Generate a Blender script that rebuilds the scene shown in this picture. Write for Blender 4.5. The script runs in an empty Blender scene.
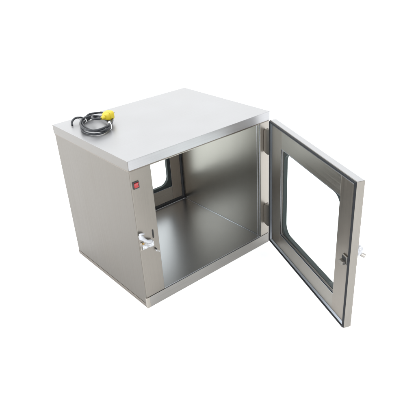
import bpy, bmesh, math, random
from mathutils import Vector, Matrix
random.seed(4)
sc = bpy.context.scene
C = sc.collection

# ---------------------------------------------------------------- camera
R = ((0.7554611295589283, 0.3495664046146529, -0.5541496282506493),
     (-0.6528855206965128, 0.33071452503427645, -0.6814458157448735),
     (-0.05494523264480028, 0.8766020942800317, 0.47806881273878454))
cd = bpy.data.cameras.new('camera'); cam = bpy.data.objects.new('camera', cd); C.objects.link(cam)
m4 = Matrix(R).to_4x4(); m4.translation = Vector((-0.699648, -1.220032, 1.130214))
cam.matrix_world = m4
cd.sensor_width = 36; cd.lens = 36 * 514.29 / 416; cd.clip_start = .01; cd.clip_end = 500
sc.camera = cam

# ---------------------------------------------------------------- light: a made-up white studio with added area lamps
w = bpy.data.worlds.new('World'); sc.world = w; w.use_nodes = True
nt = w.node_tree; bg = nt.nodes['Background']
tc = nt.nodes.new('ShaderNodeTexCoord'); sep = nt.nodes.new('ShaderNodeSeparateXYZ')
nt.links.new(tc.outputs['Generated'], sep.inputs[0])
rp = nt.nodes.new('ShaderNodeValToRGB'); nt.links.new(sep.outputs['Z'], rp.inputs[0])
e = rp.color_ramp.elements
e[0].position = 0.0; e[0].color = (.74, .72, .69, 1)
e[1].position = .9; e[1].color = (.93, .96, 1, 1)
x = e.new(.25); x.color = (.80, .80, .79, 1)
nt.links.new(rp.outputs[0], bg.inputs[0]); bg.inputs[1].default_value = 2.15

def area(name, loc, target, size, power, col=(1, 1, 1)):
    l = bpy.data.lights.new(name, 'AREA'); l.shape = 'RECTANGLE'; l.size, l.size_y = size
    l.energy = power; l.color = col
    o = bpy.data.objects.new(name, l); C.objects.link(o); o.location = loc
    o.rotation_euler = (Vector(target) - Vector(loc)).to_track_quat('-Z', 'Y').to_euler()
    return o
area('overhead_fill', (.2, .6, 3.6), (.3, .1, 0), (3.0, 3.0), 60, (.97, .985, 1))  # added area lamp, brightens the lid top
area('front_fill', (-.5, -3.2, 1.8), (.45, -.1, .1), (2.4, 1.6), 62, (1, .99, .97))  # added area lamp, lifts the floor shadow beside the open door
area('left_fill', (-3.0, 2.6, 1.1), (0, .25, .45), (1.6, 1.0), 90, (.95, .98, 1))  # added area lamp, gives the left panel its light-to-dark gradient
sc.view_settings.view_transform = 'Standard'; sc.view_settings.look = 'None'
sc.view_settings.gamma = 1; sc.view_settings.exposure = 0
sc.cycles.max_bounces = 12; sc.cycles.diffuse_bounces = 6; sc.cycles.glossy_bounces = 8
sc.cycles.transparent_max_bounces = 16

# ---------------------------------------------------------------- materials
def principled(name, col, rough=.5, metal=0., **kw):
    m = bpy.data.materials.new(name); m.use_nodes = True
    b = m.node_tree.nodes['Principled BSDF']
    b.inputs['Base Color'].default_value = (*col, 1); b.inputs['Roughness'].default_value = rough
    b.inputs['Metallic'].default_value = metal
    for k, v in kw.items(): b.inputs[k.replace('_', ' ')].default_value = v
    return m

def steel(name, col, rough, axis, metal=1., var=.10, bump=.05, blotch=.04, aniso=0.):
    """brushed sheet steel; axis = the direction the brushing runs (x, y or z)"""
    col = tuple(c * .87 for c in col)
    m = principled(name, col, rough, metal)
    n = m.node_tree.nodes; L = m.node_tree.links; b = n['Principled BSDF']
    t = n.new('ShaderNodeTexCoord'); mp = n.new('ShaderNodeMapping')
    s = {'x': (4, 700, 700), 'y': (700, 4, 700), 'z': (700, 700, 4)}[axis]
    mp.inputs['Scale'].default_value = s; L.new(t.outputs['Object'], mp.inputs[0])
    nz = n.new('ShaderNodeTexNoise'); nz.inputs['Scale'].default_value = 1; nz.inputs['Detail'].default_value = 3
    L.new(mp.outputs[0], nz.inputs[0])
    bl = n.new('ShaderNodeTexNoise'); bl.inputs['Scale'].default_value = 7; bl.inputs['Detail'].default_value = 4
    L.new(t.outputs['Object'], bl.inputs[0])
    # colour variation
    def rng(sock, lo, hi):
        r = n.new('ShaderNodeMapRange'); r.inputs[1].default_value = .15; r.inputs[2].default_value = .85; lo, hi = (lo + hi) / 2 - (hi - lo) * .85, (lo + hi) / 2 + (hi - lo) * .85
        r.inputs[3].default_value = lo; r.inputs[4].default_value = hi; L.new(sock, r.inputs[0]); return r.outputs[0]
    v1 = rng(nz.outputs[0], 1 - var, 1 + var); v2 = rng(bl.outputs[0], 1 - blotch, 1 + blotch)
    mu = n.new('ShaderNodeMath'); mu.operation = 'MULTIPLY'; L.new(v1, mu.inputs[0]); L.new(v2, mu.inputs[1])
    vm = n.new('ShaderNodeVectorMath'); vm.operation = 'SCALE'; vm.inputs[0].default_value = col
    L.new(mu.outputs[0], vm.inputs['Scale']); L.new(vm.outputs[0], b.inputs['Base Color'])
    rv = .15 if bump else 0
    r1 = rng(nz.outputs[0], rough * (1 - rv), rough * (1 + rv))
    r2 = rng(bl.outputs[0], .92, 1.10) if bump else rng(bl.outputs[0], .99, 1.01)
    mr = n.new('ShaderNodeMath'); mr.operation = 'MULTIPLY'; L.new(r1, mr.inputs[0]); L.new(r2, mr.inputs[1])
    L.new(mr.outputs[0], b.inputs['Roughness'])
    bp = n.new('ShaderNodeBump'); bp.inputs['Strength'].default_value = bump; bp.inputs['Distance'].default_value = .0005
    if bump: L.new(nz.outputs[0], bp.inputs['Height'])
    b2 = n.new('ShaderNodeBump'); b2.inputs['Strength'].default_value = .12 if bump else .06; b2.inputs['Distance'].default_value = .004
    bl2 = n.new('ShaderNodeTexNoise'); bl2.inputs['Scale'].default_value = 3.5; bl2.inputs['Detail'].default_value = 1
    L.new(t.outputs['Object'], bl2.inputs[0])
    L.new(bl2.outputs[0], b2.inputs['Height']); 
    if bump: L.new(bp.outputs[0], b2.inputs['Normal'])
    L.new(b2.outputs[0], b.inputs['Normal'])
    return m

M = {}
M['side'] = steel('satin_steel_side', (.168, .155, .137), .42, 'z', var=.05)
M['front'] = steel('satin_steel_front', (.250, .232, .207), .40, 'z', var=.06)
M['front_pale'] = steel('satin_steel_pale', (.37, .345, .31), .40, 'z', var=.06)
M['rail'] = steel('brushed_steel_rail', (.30, .29, .275), .36, 'x', var=.10)
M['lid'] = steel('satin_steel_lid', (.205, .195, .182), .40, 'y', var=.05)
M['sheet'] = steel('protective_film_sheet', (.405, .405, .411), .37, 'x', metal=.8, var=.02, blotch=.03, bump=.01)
M['lip'] = steel('film_on_lip', (.42, .42, .43), .37, 'x', metal=.85, var=.05, blotch=.05, bump=.02)
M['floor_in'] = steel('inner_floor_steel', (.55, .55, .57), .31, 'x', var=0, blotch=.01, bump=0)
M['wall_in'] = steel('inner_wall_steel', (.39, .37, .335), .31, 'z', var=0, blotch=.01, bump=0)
M['stile'] = steel('door_stile_steel', (.235, .212, .185), .33, 'z', var=.07)
M['drail'] = steel('door_rail_steel', (.255, .24, .215), .33, 'x', var=.07)
M['pan'] = steel('door_pan_steel', (.248, .233, .210), .40, 'z', var=.07)
M['bright'] = steel('bright_trim_steel', (.58, .61, .66), .25, 'z', var=.05)
M['trim_sheen'] = principled('trim_and_painted_sheen', (.36, .39, .44), .30, .9)  # metal of the window rebate; on the gasket it paints reflected sky
M['base'] = steel('base_channel_steel', (.19, .168, .145), .40, 'y', var=.06)
M['hinge'] = steel('cast_hinge_steel', (.33, .315, .295), .38, 'z', var=.08)
M['chrome'] = principled('polished_steel', (.55, .55, .56), .15, 1.)
M['rubber'] = principled('black_rubber', (.006, .007, .009), .45, 0., Specular_IOR_Level=.22)
M['seal'] = principled('window_seal_rubber', (.016, .022, .022), .40, 0., Specular_IOR_Level=.25)
M['black'] = principled('black_plastic', (.012, .012, .013), .35)
M['dark'] = principled('dark_hole', (.008, .008, .008), .8)
M['red'] = principled('red_translucent_rocker', (.25, .003, .004), .22, 0., Coat_Weight=.6)
M['yellow'] = principled('yellow_plug_plastic', (.40, .315, .006), .5, 0., Coat_Weight=.2)
M['cable'] = principled('cable_sheath', (.008, .010, .014), .38, 0., Specular_IOR_Level=.4)
M['tie'] = principled('white_nylon_tie', (.75, .76, .78), .35)
M['brass'] = principled('brass_screw', (.28, .18, .07), .35, 1.)
M['film'] = principled('plastic_film', (.62, .65, .70), .25, 0., Coat_Weight=.3)
M['wrapped'] = steel('film_wrapped_metal', (.40, .41, .435), .34, 'x', metal=.4, var=.03, blotch=.12, bump=.05)
fb = M['film'].node_tree; n = fb.nodes; L = fb.links
tr = n.new('ShaderNodeBsdfTransparent'); mx = n.new('ShaderNodeMixShader'); nz = n.new('ShaderNodeTexNoise')
nz.inputs['Scale'].default_value = 120; nz.inputs['Detail'].default_value = 3
mr = n.new('ShaderNodeMapRange'); mr.inputs[1].default_value = .35; mr.inputs[2].default_value = .62
mr.inputs[3].default_value = .08; mr.inputs[4].default_value = .50
t = n.new('ShaderNodeTexCoord'); L.new(t.outputs['Object'], nz.inputs[0]); L.new(nz.outputs[0], mr.inputs[0])
L.new(mr.outputs[0], mx.inputs[0]); L.new(tr.outputs[0], mx.inputs[1]); L.new(n['Principled BSDF'].outputs[0], mx.inputs[2])
L.new(mx.outputs[0], n['Material Output'].inputs[0])
bp = n.new('ShaderNodeBump'); bp.inputs['Strength'].default_value = .8; bp.inputs['Distance'].default_value = .003
L.new(nz.outputs[0], bp.inputs['Height']); L.new(bp.outputs[0], n['Principled BSDF'].inputs['Normal'])

M['glass'] = bpy.data.materials.new('clear_pane'); M['glass'].use_nodes = True
n = M['glass'].node_tree.nodes; L = M['glass'].node_tree.links; n.remove(n['Principled BSDF'])
tr = n.new('ShaderNodeBsdfTransparent'); tr.inputs[0].default_value = (.95, .975, .965, 1)
gl = n.new('ShaderNodeBsdfGlossy'); gl.inputs['Roughness'].default_value = .02
mx = n.new('ShaderNodeMixShader'); mx.inputs[0].default_value = .045; L.new(tr.outputs[0], mx.inputs[1]); L.new(gl.outputs[0], mx.inputs[2])
L.new(mx.outputs[0], n['Material Output'].inputs[0])

M['paper'] = principled('white_studio_floor', (.96, .96, .96), .9)
n = M['paper'].node_tree.nodes; L = M['paper'].node_tree.links
nz = n.new('ShaderNodeTexNoise'); nz.inputs['Scale'].default_value = 900
t = n.new('ShaderNodeTexCoord'); L.new(t.outputs['Object'], nz.inputs[0])
bp = n.new('ShaderNodeBump'); bp.inputs['Strength'].default_value = .05; bp.inputs['Distance'].default_value = .0005
L.new(nz.outputs[0], bp.inputs['Height']); L.new(bp.outputs[0], n['Principled BSDF'].inputs['Normal'])

# ---------------------------------------------------------------- mesh helpers
def box(bm, x0, x1, y0, y1, z0, z1):
    v = [bm.verts.new((x, y, z)) for x in (x0, x1) for y in (y0, y1) for z in (z0, z1)]
    for f in ((0, 1, 3, 2), (4, 6, 7, 5), (0, 4, 5, 1), (2, 3, 7, 6), (0, 2, 6, 4), (1, 5, 7, 3)):
        bm.faces.new([v[i] for i in f])
    return v

def rrect(x0, x1, z0, z1, r, k=8):
    out = []
    for cx, cz, a0 in ((x1 - r, z1 - r, 0), (x0 + r, z1 - r, 90), (x0 + r, z0 + r, 180), (x1 - r, z0 + r, 270)):
        for i in range(k + 1):
            a = math.radians(a0 + 90 * i / k); out.append((cx + r * math.cos(a), cz + r * math.sin(a)))
    return out

def ring(bm, outer, inner, t0, t1, it0=None, it1=None):
    """frame between two loops in the x-z plane, from y=t0 to y=t1 (inner loop may lie at other depths)"""
    it0 = t0 if it0 is None else it0; it1 = t1 if it1 is None else it1
    a = [bm.verts.new((x, t0, z)) for x, z in outer]; b = [bm.verts.new((x, t1, z)) for x, z in outer]
    c = [bm.verts.new((x, it0, z)) for x, z in inner]; d = [bm.verts.new((x, it1, z)) for x, z in inner]
    k = len(a)
    for i in range(k):
        j = (i + 1) % k
        for q in ((a[i], a[j], c[j], c[i]), (b[j], b[i], d[i], d[j]), (a[j], a[i], b[i], b[j]), (c[i], c[j], d[j], d[i])):
            bm.faces.new(q)

def slab(bm, loop, t0, t1):
    a = [bm.verts.new((x, t0, z)) for x, z in loop]; b = [bm.verts.new((x, t1, z)) for x, z in loop]
    bm.faces.new(a); bm.faces.new(b[::-1]); k = len(a)
    for i in range(k):
        j = (i + 1) % k; bm.faces.new((a[j], a[i], b[i], b[j]))

def cyl(bm, p, q, r0, r1=None, k=24):
    r1 = r0 if r1 is None else r1
    p = Vector(p); q = Vector(q); d = (q - p).normalized(); s = d.orthogonal().normalized(); u = d.cross(s)
    a = []; b = []
    for i in range(k):
        an = 2 * math.pi * i / k; o = s * math.cos(an) + u * math.sin(an)
        a.append(bm.verts.new(p + o * r0)); b.append(bm.verts.new(q + o * r1))
    bm.faces.new(a[::-1]); bm.faces.new(b)
    for i in range(k):
        j = (i + 1) % k; bm.faces.new((a[i], a[j], b[j], b[i]))

def spline(pts, n=10, closed=False):
    P = [Vector(p) for p in pts]; out = []; m = len(P)
    for i in range(m if closed else m - 1):
        if closed: p0, p1, p2, p3 = (P[(i + j - 1) % m] for j in range(4))
        else: p0, p1, p2, p3 = P[max(i - 1, 0)], P[i], P[i + 1], P[min(i + 2, m - 1)]
        for k in range(n):
            t = k / n
            out.append(.5 * ((2 * p1) + (p2 - p0) * t + (2 * p0 - 5 * p1 + 4 * p2 - p3) * t * t + (3 * p1 - p0 - 3 * p2 + p3) * t ** 3))
    if not closed: out.append(P[-1])
    return out

def tube(bm, path, r, k=12):
    rings = []; s = None; m = len(path)
    for i, p in enumerate(path):
        d = (path[min(i + 1, m - 1)] - path[max(i - 1, 0)]).normalized()
        s = d.orthogonal().normalized() if s is None else (s - d * s.dot(d)).normalized()
        u = d.cross(s)
        rings.append([bm.verts.new(p + (s * math.cos(2 * math.pi * j / k) + u * math.sin(2 * math.pi * j / k)) * r) for j in range(k)])
    for a, b in zip(rings, rings[1:]):
        for j in range(k):
            q = (j + 1) % k; bm.faces.new((a[j], a[q], b[q], b[j]))
    bm.faces.new(rings[0][::-1]); bm.faces.new(rings[-1])

def obj(name, bm, mat, parent=None, bevel=0, seg=2, smooth=False, sub=0):
    bmesh.ops.recalc_face_normals(bm, faces=bm.faces)
    me = bpy.data.meshes.new(name); bm.to_mesh(me); bm.free()
    o = bpy.data.objects.new(name, me); C.objects.link(o); me.materials.append(mat)
    if bevel:
        b = o.modifiers.new('bevel', 'BEVEL'); b.width = bevel; b.segments = seg
        b.limit_method = 'ANGLE'; b.angle_limit = math.radians(40); b.harden_normals = False
    if sub:
        s = o.modifiers.new('subd', 'SUBSURF'); s.levels = s.render_levels = sub
    if smooth or bevel:
        for p in me.polygons: p.use_smooth = True
        if bevel or smooth == 'angle':
            es = me.edges
            for ed in es: pass
            wn = o.modifiers.new('wn', 'WEIGHTED_NORMAL') if bevel else None
            if wn: wn.keep_sharp = True
    if parent: o.parent = parent
    return o

def B(*boxes):
    bm = bmesh.new()
    for b in boxes: box(bm, *b)
    return bm

# ---------------------------------------------------------------- setting
bm = bmesh.new(); s = 70
vs = [bm.verts.new(p) for p in ((-s, -s, 0), (s, -s, 0), (s, s, 0), (-s, s, 0))]; bm.faces.new(vs)
g = obj('floor', bm, M['paper']); g['kind'] = 'structure'

# ---------------------------------------------------------------- the pass-through cabinet
W, D, H = .600, .4854, .5452
LIP = .032; BASE = .041; FZ = .042; SX = .078; RX = .5555
ZT = H - LIP
cab = bpy.data.objects.new('pass_box', None); C.objects.link(cab); cab.location = (W / 2, D / 2, 0); cab.empty_display_size = .1
cab['label'] = 'satin stainless steel pass-through cabinet standing with its windowed front door swung open'
cab['category'] = 'cabinet'
class Part: pass
def part(name, bm, mat, **k):
    o = obj(name, bm, mat, None, **k); o.parent = cab; o.location = (-W / 2, -D / 2, 0); return o

# lid: folded tray, flush a hair proud of the body
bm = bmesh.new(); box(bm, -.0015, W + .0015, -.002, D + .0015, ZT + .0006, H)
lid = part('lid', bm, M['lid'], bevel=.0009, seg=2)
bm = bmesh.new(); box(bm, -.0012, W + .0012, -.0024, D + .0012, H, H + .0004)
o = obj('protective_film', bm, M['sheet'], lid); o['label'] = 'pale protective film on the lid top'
bm = bmesh.new(); box(bm, -.0002, W + .0008, -.0026, -.00202, ZT + .0016, H - .0002)
o = obj('protective_film', bm, M['lip'], lid); o['label'] = 'pale protective film on the front lip'
part('lid_seam', B((.0001, W - .0001, -.0002, D, ZT - .0030, ZT + .0004)), M['base'])
# left panel with folded front edge, set above the base channel
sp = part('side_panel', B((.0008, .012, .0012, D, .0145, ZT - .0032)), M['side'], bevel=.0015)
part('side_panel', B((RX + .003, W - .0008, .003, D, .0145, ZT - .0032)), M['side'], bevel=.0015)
# base channel
part('base_frame', B((0, .0105, 0.0015, D, 0, .0135), (W - .0105, W, .0015, D, 0, .0135), (0.0105, W - .0105, D - .012, D, 0, FZ - .004)), M['base'], bevel=.001)
part('base_rail', B((-.0012, W + .0005, -.0028, .0010, 0, BASE)), M['rail'], bevel=.0016, seg=3)
# welded polished front corner
part('corner_cap', B((-.0022, .0125, -.0036, .004, 0.0005, BASE + .0006)), M['front_pale'], bevel=.002, seg=3)
# front stiles
fs = part('front_stile', B((.0022, SX, 0, .012, BASE + .0006, ZT - .0032)), M['front'], bevel=.0012)
part('front_stile', B((RX, W - .0010, 0, .0028, BASE + .0006, ZT - .0032)), M['front_pale'], bevel=.0008)
# interior
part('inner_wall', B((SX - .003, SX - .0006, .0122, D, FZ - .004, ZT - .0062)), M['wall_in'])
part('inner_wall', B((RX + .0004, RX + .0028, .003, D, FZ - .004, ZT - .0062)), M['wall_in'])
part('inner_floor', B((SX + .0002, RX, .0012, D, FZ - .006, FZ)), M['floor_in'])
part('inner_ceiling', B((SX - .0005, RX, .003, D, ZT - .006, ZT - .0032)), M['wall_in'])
bm = bmesh.new()
box(bm, RX - .0035, RX, .0128, D, FZ, FZ + .0016); box(bm, SX + .0004, RX - .0035, .0012, .0030, FZ, FZ + .0010)
box(bm, SX, RX - .0035, D - .0035, D - .001, FZ, FZ + .0016)
part('weld_bead', bm, M['bright'], bevel=.0006)
# folded trims at the inner right front edge
part('edge_trim', B((RX - .0022, RX, .004, .0062, FZ + .002, ZT - .004), (RX - .0014, RX, .017, .0182, FZ + .002, ZT - .004)), M['bright'], bevel=.0005)
part('rubber_stop', B((SX + .0006, SX + .0085, .0135, .020, FZ + .0003, FZ + .0075)), M['rubber'], bevel=.002)

# ---------------------------------------------------------------- doors (x along the door, y outward, z up)
def make_door(name, origin, th, label, hook=True, opening=(.087, .466, .114, .455), hole=(.0975, .4610, .1270, .4470)):
    Wd, z0, z1 = .546, .040, .5325
    bm = bmesh.new(); u0, u1, v0, v1 = opening
    ring(bm, rrect(.0013, Wd - .0013, z0 + .0013, z1 - .0013, .001), rrect(u0 - .0012, u1 + .0012, v0 - .0012, v1 + .0012, .0012), .0095, .0252)
    ring(bm, rrect(0, Wd, z0, z1, .0012), rrect(.0012, Wd - .0012, z0 + .0012, z1 - .0012, .0006), .0015, .0255)
    d = part(name, bm, M['pan'], bevel=.0008)
    d.location = (origin[0] - W / 2, origin[1] - D / 2, 0); d.rotation_euler = (0, 0, th)
    if label: d['label'] = label
    def sub(nm, bm, mat, **k): return obj(nm, bm, mat, d, **k)
    # perimeter gasket, a D-shaped bulb standing proud of the door
    bm = bmesh.new()
    L0 = [rrect(i, Wd - i, z0 + i, z1 - i, .002, 4) for i in (.0010, .0012, .0028, .0056, .0074, .0078)]
    T0 = [.008, -.0005, -.0030, -.0030, -.0005, .008]
    prev = None
    for lp, tt in zip(L0, T0):
        cur = [bm.verts.new((x, tt, z)) for x, z in lp]
        if prev:
            for i in range(len(cur)):
                j = (i + 1) % len(cur); bm.faces.new((prev[i], prev[j], cur[j], cur[i]))
        prev = cur
    sub('door_gasket', bm, M['rubber'], smooth=True)
    bm = bmesh.new()
    ring(bm, rrect(.0074, Wd - .0074, z0 + .0074, z1 - .0074, .001, 4), rrect(.0142, Wd - .0142, z0 + .0142, z1 - .0142, .001, 4), .0008, .009, .0046, .009)
    sub('gasket_inner_strip', bm, M['trim_sheen'] if hook else M['rubber'])  # on the front door, pale blue paints sky reflected by the gasket's inner side
    if hook:
        o = sub('protective_film', B((.002, Wd - .002, .0030, .0245, z1 + .0001, z1 + .0006)), M['sheet'])
        o['label'] = 'pale protective film along the top edge'
    # inner frame: two full-height stiles and two rails butted between them
    a, b_, c, e_ = .0146, Wd - .0146, z0 + .0146, z1 - .0146
    sub('door_stile', B((a, u0, .0048, .0092, c, e_)), M['stile'], bevel=.0007)
    sub('door_stile', B((u1, b_, .0048, .0092, c, e_)), M['stile'], bevel=.0007)
    sub('door_rail', B((u0 + .0004, u1 - .0004, .0052, .0092, v1, e_)), M['drail'], bevel=.0007)
    sub('door_rail', B((u0 + .0004, u1 - .0004, .0052, .0092, c, v0)), M['drail'], bevel=.0007)
    # window: square rebate, rounded dark rubber seal, pane
    bm = bmesh.new(); ring(bm, rrect(u0 - .001, u1 + .001, v0 - .001, v1 + .001, .001), rrect(u0, u1, v0, v1, .0008), .0050, .0113)
    sub('window_rebate', bm, M['trim_sheen'])
    h0, h1, g0, g1 = hole
    if hook:
        bm = bmesh.new(); ring(bm, rrect(u0 + .0001, u1 - .0001, v0 + .0001, v1 - .0001, .0008), rrect(u0 + .0062, u1 - .0035, v0 + .0070, v1 - .0045, .010), .0100, .0110)
        sub('window_bead', bm, M['front_pale'])
    bm = bmesh.new(); ring(bm, rrect(u0 - .0008, u1 + .0008, v0 - .0008, v1 + .0008, .001), rrect(h0, h1, g0, g1, .040), .0115, .0262)
    sub('window_seal', bm, M['seal'], bevel=.0012)
    bm = bmesh.new(); slab(bm, rrect(h0 - .002, h1 + .002, g0 - .002, g1 + .002, .041), .0195, .0225)
    sub('window_pane', bm, M['glass'])
    if hook:
        bm = bmesh.new()
        box(bm, .507, .531, -.0005, .0047, .262, .290); box(bm, .509, .529, -.0125, -.0002, .264, .275)
        sub('latch_tongue', bm, M['pan'], bevel=.0015)
        sub('latch_slot_shade', B((.5085, .5295, -.0012, .002, .2762, .2865)), M['dark'])  # dark box paints the shade on top of the tongue
    bm = bmesh.new()
    box(bm, .512, .538, .0256, .0290, .262, .318)
    cyl(bm, (.527, .029, .292), (.527, .040, .292), .0075)
    h = sub('door_handle', bm, M['chrome'], bevel=.0012)
    bm = bmesh.new()
    p = spline([(.527, .040, .298), (.530, .046, .291), (.534, .052, .286), (.536, .056, .284)], 6)
    tube(bm, p, .0062, 16)
    obj('handle_lever', bm, M['hinge'], d, smooth=True)
    bm = bmesh.new(); bmesh.ops.create_icosphere(bm, subdivisions=4, radius=1)
    rr = random.Random(3)
    from mathutils import noise
    for v in bm.verts:
        q = v.co.copy(); f = 1 + .22 * noise.noise(q * 1.8) + .05 * noise.noise(q * 6)
        v.co = Vector((.529 + q.x * .0145 * f, .0375 + q.y * .0125 * f, .305 + q.z * .017 * f))
    obj('plastic_wrap', bm, M['wrapped'], d, smooth=True)
    return d

front = make_door('front_door', (.5581, -.0404), math.radians(-112.5658), 'open front door with a rounded clear window')
rear = make_door('rear_door', (.0150, D + .0024), 0, 'closed rear door seen through the opening', False, (.078, .4795, .120, .455), (.088, .4670, .1315, .445))

# hinges: cast blocks between the right stile and the open door
def hinge(z0, z1):
    bm = bmesh.new()
    prof = [(0, .006), (0, .090), (-.006, .096), (-.026, .098), (-.032, .092), (-.034, .080), (-.034, .006), (-.030, 0), (-.020, -.004), (-.008, 0)]
    s = (z1 - z0) / .098
    a = [bm.verts.new((.571, y - .0003, z0 + z * s)) for y, z in prof]; b = [bm.verts.new((.584, y - .0003, z0 + z * s)) for y, z in prof]
    bm.faces.new(a); bm.faces.new(b[::-1])
    for i in range(len(a)):
        j = (i + 1) % len(a); bm.faces.new((a[j], a[i], b[i], b[j]))
    h = part('hinge', bm, M['hinge'], bevel=.002)
    bm = bmesh.new(); cyl(bm, (.5775, -.030, z1 - .012), (.5775, -.030, z1 + .006), .0052)
    obj('hinge_pin', bm, M['chrome'], h, bevel=.0008)
    bm = bmesh.new(); cyl(bm, (.5775, -.030, z0 - .004), (.5775, -.030, z0 + .010), .0052)
    obj('hinge_pin', bm, M['chrome'], h, bevel=.0008)
    bm = bmesh.new(); box(bm, .5852, .5965, -.0035, -.0004, z0 + .006, z1 - .006)
    obj('hinge_plate', bm, M['hinge'], h, bevel=.001)
hinge(.395, .488); hinge(.093, .184)

# rocker switch (its face leans on the stile)
bm = bmesh.new(); ring(bm, rrect(.0075, .0292, .4505, .4745, .0018, 3), rrect(.0108, .0262, .4545, .4705, .001, 3), -.0030, -.0002)
sw = part('rocker_switch', bm, M['black'], bevel=.0006)
bm = bmesh.new()
v = [(.0110, -.0014, .4547), (.0260, -.0014, .4547), (.0260, -.0014, .4703), (.0110, -.0014, .4703)]
pr = [(.4547, -.0046), (.4620, -.0022), (.4703, -.0062)]
for xa in (.0110, .0260): pass
A = [bm.verts.new((.0110, y, z)) for z, y in pr] + [bm.verts.new((.0110, .0, .4703)), bm.verts.new((.0110, .0, .4547))]
Bv = [bm.verts.new((.0260, y, z)) for z, y in pr] + [bm.verts.new((.0260, .0, .4703)), bm.verts.new((.0260, .0, .4547))]
bm.faces.new(A); bm.faces.new(Bv[::-1])
for i in range(5):
    j = (i + 1) % 5; bm.faces.new((A[j], A[i], Bv[i], Bv[j]))
obj('rocker', bm, M['red'], sw, bevel=.0006)
# the small 'on' mark moulded in the rocker
# keyhole slot: a dark slab paints the shade inside it
bm = bmesh.new(); slab(bm, rrect(.0545, .0600, .2580, .2895, .0024, 5), -.0008, .0005)
part('latch_slot_shade', bm, M['dark'])
# latch keeper: plate, arm, screw, wrinkled protective film
bm = bmesh.new(); slab(bm, rrect(.0040, .0500, .2330, .2610, .002, 3), -.0026, -.0002)
kp = part('latch_keeper', bm, M['front_pale'], bevel=.0006)
def lever(bm, pts, rads, flat=.75, k=16):
    path = spline(pts, 8); rings = []; n_ = len(path)
    for i, p in enumerate(path):
        d = (path[min(i + 1, n_ - 1)] - path[max(i - 1, 0)]).normalized()
        sv = d.cross(Vector((0, -1, 0))).normalized(); uv = sv.cross(d).normalized()
        f = i / (n_ - 1) * (len(rads) - 1); j = min(int(f), len(rads) - 2); rd = rads[j] + (rads[j + 1] - rads[j]) * (f - j)
        row = []
        for q in range(k):
            a_ = 2 * math.pi * q / k
            w_ = 1 + .10 * noise.noise(Vector((p.x * 300, a_ * 1.2, p.z * 300)))
            row.append(bm.verts.new(p + (sv * math.cos(a_) + uv * math.sin(a_) * flat) * rd * w_))
        rings.append(row)
    for a_, b_ in zip(rings, rings[1:]):
        for q in range(k):
            e_ = (q + 1) % k; bm.faces.new((a_[q], a_[e_], b_[e_], b_[q]))
    bm.faces.new(rings[0][::-1]); bm.faces.new(rings[-1])
from mathutils import noise
bm = bmesh.new(); lever(bm, [(.0045, -.0080, .297), (.0065, -.0085, .286), (.014, -.0090, .276), (.024, -.0100, .265), (.036, -.0095, .2575), (.049, -.0070, .2545)], [.002, .0066, .0084, .0068, .0058, .0054, .0064, .0068, .002])
obj('keeper_arm', bm, M['wrapped'], kp, smooth=True)
bm = bmesh.new(); lever(bm, [(.0008, -.0085, .2995), (.008, -.0095, .2965), (.016, -.0080, .2935), (.0235, -.0060, .2905)], [.001, .0030, .0036, .0036, .0030, .0022, .0008])
obj('keeper_arm', bm, M['wrapped'], kp, smooth=True)
bm = bmesh.new(); cyl(bm, (.0145, -.0052, .2560), (.0145, -.0024, .2560), .0038)
obj('screw', bm, M['brass'], kp, bevel=.0005)
from mathutils import noise
def crumple(pts, width, seed, thick=.0006, amp=.0016):
    """a crumpled strip of film following pts"""
    bm = bmesh.new(); path = spline(pts, 10); rows = []
    for i, p in enumerate(path):
        d = (path[min(i + 1, len(path) - 1)] - path[max(i - 1, 0)]).normalized()
        s = d.cross(Vector((0, -1, 0))).normalized(); row = []
        wd = width * (1 + .35 * noise.noise(Vector((i * .25, seed, 0))))
        for k in range(13):
            f = k / 12 * 2 - 1
            q = p + s * f * wd
            q.y += -(1 - f * f) * .006 + amp * noise.noise(Vector((q.x * 90, q.z * 90, seed))) + .5 * amp * noise.noise(Vector((q.x * 260, q.z * 260, seed)))
            q.y = min(q.y, -.0008)
            row.append(bm.verts.new(q))
        rows.append(row)
    for a, b in zip(rows, rows[1:]):
        for k in range(12): bm.faces.new((a[k], a[k + 1], b[k + 1], b[k]))
    return bm
def film(pts, wd, seed):
    o = obj('plastic_wrap', crumple(pts, wd, seed), M['film'], kp, smooth=True)
    so = o.modifiers.new('solid', 'SOLIDIFY'); so.thickness = .0004; return o
film([(.009, -.0035, .243), (.024, -.004, .243), (.038, -.005, .243), (.051, -.004, .242)], .0100, 9.7)
# small torn scrap with a key-stub under the latch
bm = bmesh.new(); cyl(bm, (.0600, -.0065, .2165), (.0600, -.0002, .2165), .0024)
obj('lock_stud', bm, M['dark'], kp, bevel=.0005)
film([(.056, -.003, .212), (.063, -.007, .209), (.070, -.004, .203)], .0026, 3.3)

# ---------------------------------------------------------------- the power cord on the lid
cord = bpy.data.objects.new('power_cord', None); C.objects.link(cord); cord.location = (.10, .355, H); cord.empty_display_size = .05
cord['label'] = 'coiled black power cord with a yellow plug lying on the pale lid'
cord['category'] = 'power cord'
OFF = Vector((.10, .355, H))
def cpart(name, bm, mat, **k):
    o = obj(name, bm, mat, cord, **k); o.location = -OFF; return o
CR = .0037
def loopify(c, a, b, ang, z, t0, t1, n=26, wob=.004, seed=0, dz=0):
    out = []
    for i in range(n):
        f = i / (n - 1); t = math.radians(t0 + (t1 - t0) * f)
        rr = 1 + .06 * noise.noise(Vector((math.cos(t) * 1.3, math.sin(t) * 1.3, seed)))
        x, y = a * math.cos(t) * rr, b * math.sin(t) * rr
        out.append((c[0] + x * math.cos(ang) - y * math.sin(ang), c[1] + x * math.sin(ang) + y * math.cos(ang),
                    z + dz * f + .002 * noise.noise(Vector((t, seed, 2)))))
    return out
ang = math.radians(60)
cpath = []
bm = bmesh.new()
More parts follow.
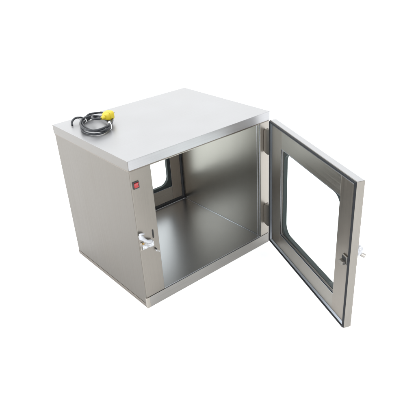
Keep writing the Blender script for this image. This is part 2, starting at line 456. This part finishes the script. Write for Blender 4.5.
# one continuous flex: tail -> three turns -> plug
tail = [(.0403, .4121, .0045), (.0430, .4200, .0065), (.0500, .4290, .0120), (.0665, .4380, .0170), (.0830, .4340, .0170)]
turn1 = loopify((.097, .343), .094, .052, ang, .0060, 20, -330, seed=1)
turn2 = loopify((.094, .338), .088, .044, ang + .22, .0120, 30, -330, seed=4, dz=.004)
turn3 = loopify((.098, .342), .095, .055, ang, .0200, 30, -300, seed=7)
tail2 = [(.112, .384, .0275), (.0985, .370, .0285), (.0900, .350, .0300), (.0930, .333, .0310), (.101, .3245, .0312), (.109, .3235, .0312)]
full = tail + turn1 + turn2 + turn3 + tail2
path = [Vector((p[0], p[1], H + p[2])) for p in full]
path = spline([tuple(p) for p in path], 4)
tube(bm, path, CR, 12)
cb = cpart('cable', bm, M['cable'], smooth=True)
# ties
def tie(c, d, rx, rz):
    bm = bmesh.new(); d = Vector(d).normalized(); s = Vector((0, 0, 1)).cross(d).normalized()
    pts = []
    for i in range(20):
        a = 2 * math.pi * i / 20; pts.append(Vector(c) + s * rx * math.cos(a) + Vector((0, 0, 1)) * rz * math.sin(a))
    rings = []
    for p in pts:
        o = (p - Vector(c)).normalized()
        rings.append([bm.verts.new(p + d * e1 + o * e2) for e1, e2 in ((-.0016, 0), (.0016, 0), (.0016, .001), (-.0016, .001))])
    for i in range(20):
        a, b = rings[i], rings[(i + 1) % 20]
        for k in range(4):
            q = (k + 1) % 4; bm.faces.new((a[k], a[q], b[q], b[k]))
    p = Vector(c) + Vector((0, 0, rz + .001)); 
    box(bm, p.x - .003, p.x + .003, p.y - .003, p.y + .003, p.z - .001, p.z + .003)
    cpart('cable_tie', bm, M['tie'])
TIES = []

# plug: rounded wedge with a flat face, neck and three pins
pl = bmesh.new()
ax = Vector((.94, .30, -.02)).normalized(); up = Vector((0, 0, 1)); sd = up.cross(ax).normalized(); up = ax.cross(sd)
pc = Vector((.1400, .333, H + .0305))
secs = [(-.019, .0075, .0080), (-.015, .0130, .0115), (-.006, .0160, .0145), (-.0058, .0152, .0138), (-.0045, .0152, .0138), (-.0043, .0168, .0152), (.010, .0178, .0162), (.0155, .0172, .0155), (.0175, .0150, .013)]
prev = None
for t_, a_, b_ in secs:
    cur = []
    for i in range(24):
        an = 2 * math.pi * i / 24; cx_, sx_ = math.cos(an), math.sin(an); pw = .55
        cur.append(pl.verts.new(pc + ax * t_ + sd * a_ * math.copysign(abs(cx_) ** pw, cx_) + up * b_ * math.copysign(abs(sx_) ** pw, sx_)))
    if prev:
        for i in range(24):
            j = (i + 1) % 24; pl.faces.new((prev[i], prev[j], cur[j], cur[i]))
    else: pl.faces.new(cur[::-1])
    prev = cur
pl.faces.new(prev)
plug = cpart('plug', pl, M['yellow'], smooth=True, bevel=.0008)
bm = bmesh.new(); cyl(bm, pc - ax * .034, pc - ax * .017, .0052, .0078, 20)
obj('strain_relief', bm, M['yellow'], plug, bevel=.0008)
bm = bmesh.new()
for dx, dz in ((-.007, .004), (.007, .004), (0, -.006)):
    p = pc + ax * .0175 + sd * dx + up * dz
    cyl(bm, p, p + ax * .011, .0022, .0020, 10)
obj('plug_pin', bm, M['chrome'], plug, smooth=True)
def tie_at(phi, half=.13):
    c0 = Vector((.097, .343, 0)); near = []
    for i, p in enumerate(path[1:-1]):
        a = math.atan2(p.y - c0.y, p.x - c0.x) - phi
        a = (a + math.pi) % (2 * math.pi) - math.pi
        if abs(a) < half * .25 and (p - c0).xy.length > .03 and p.z < H + .0265: near.append(p)
    c = sum(near, Vector()) / len(near)
    rad = Vector((math.cos(phi), math.sin(phi), 0)); tan = Vector((-rad.y, rad.x, 0))
    rx = max(abs((p - c).dot(rad)) for p in near) + CR + .0006
    rz = max(abs(p.z - c.z) for p in near) + CR + .0006
    tie(c, tan, rx, rz)
tie_at(math.radians(-78)); tie_at(math.radians(100))
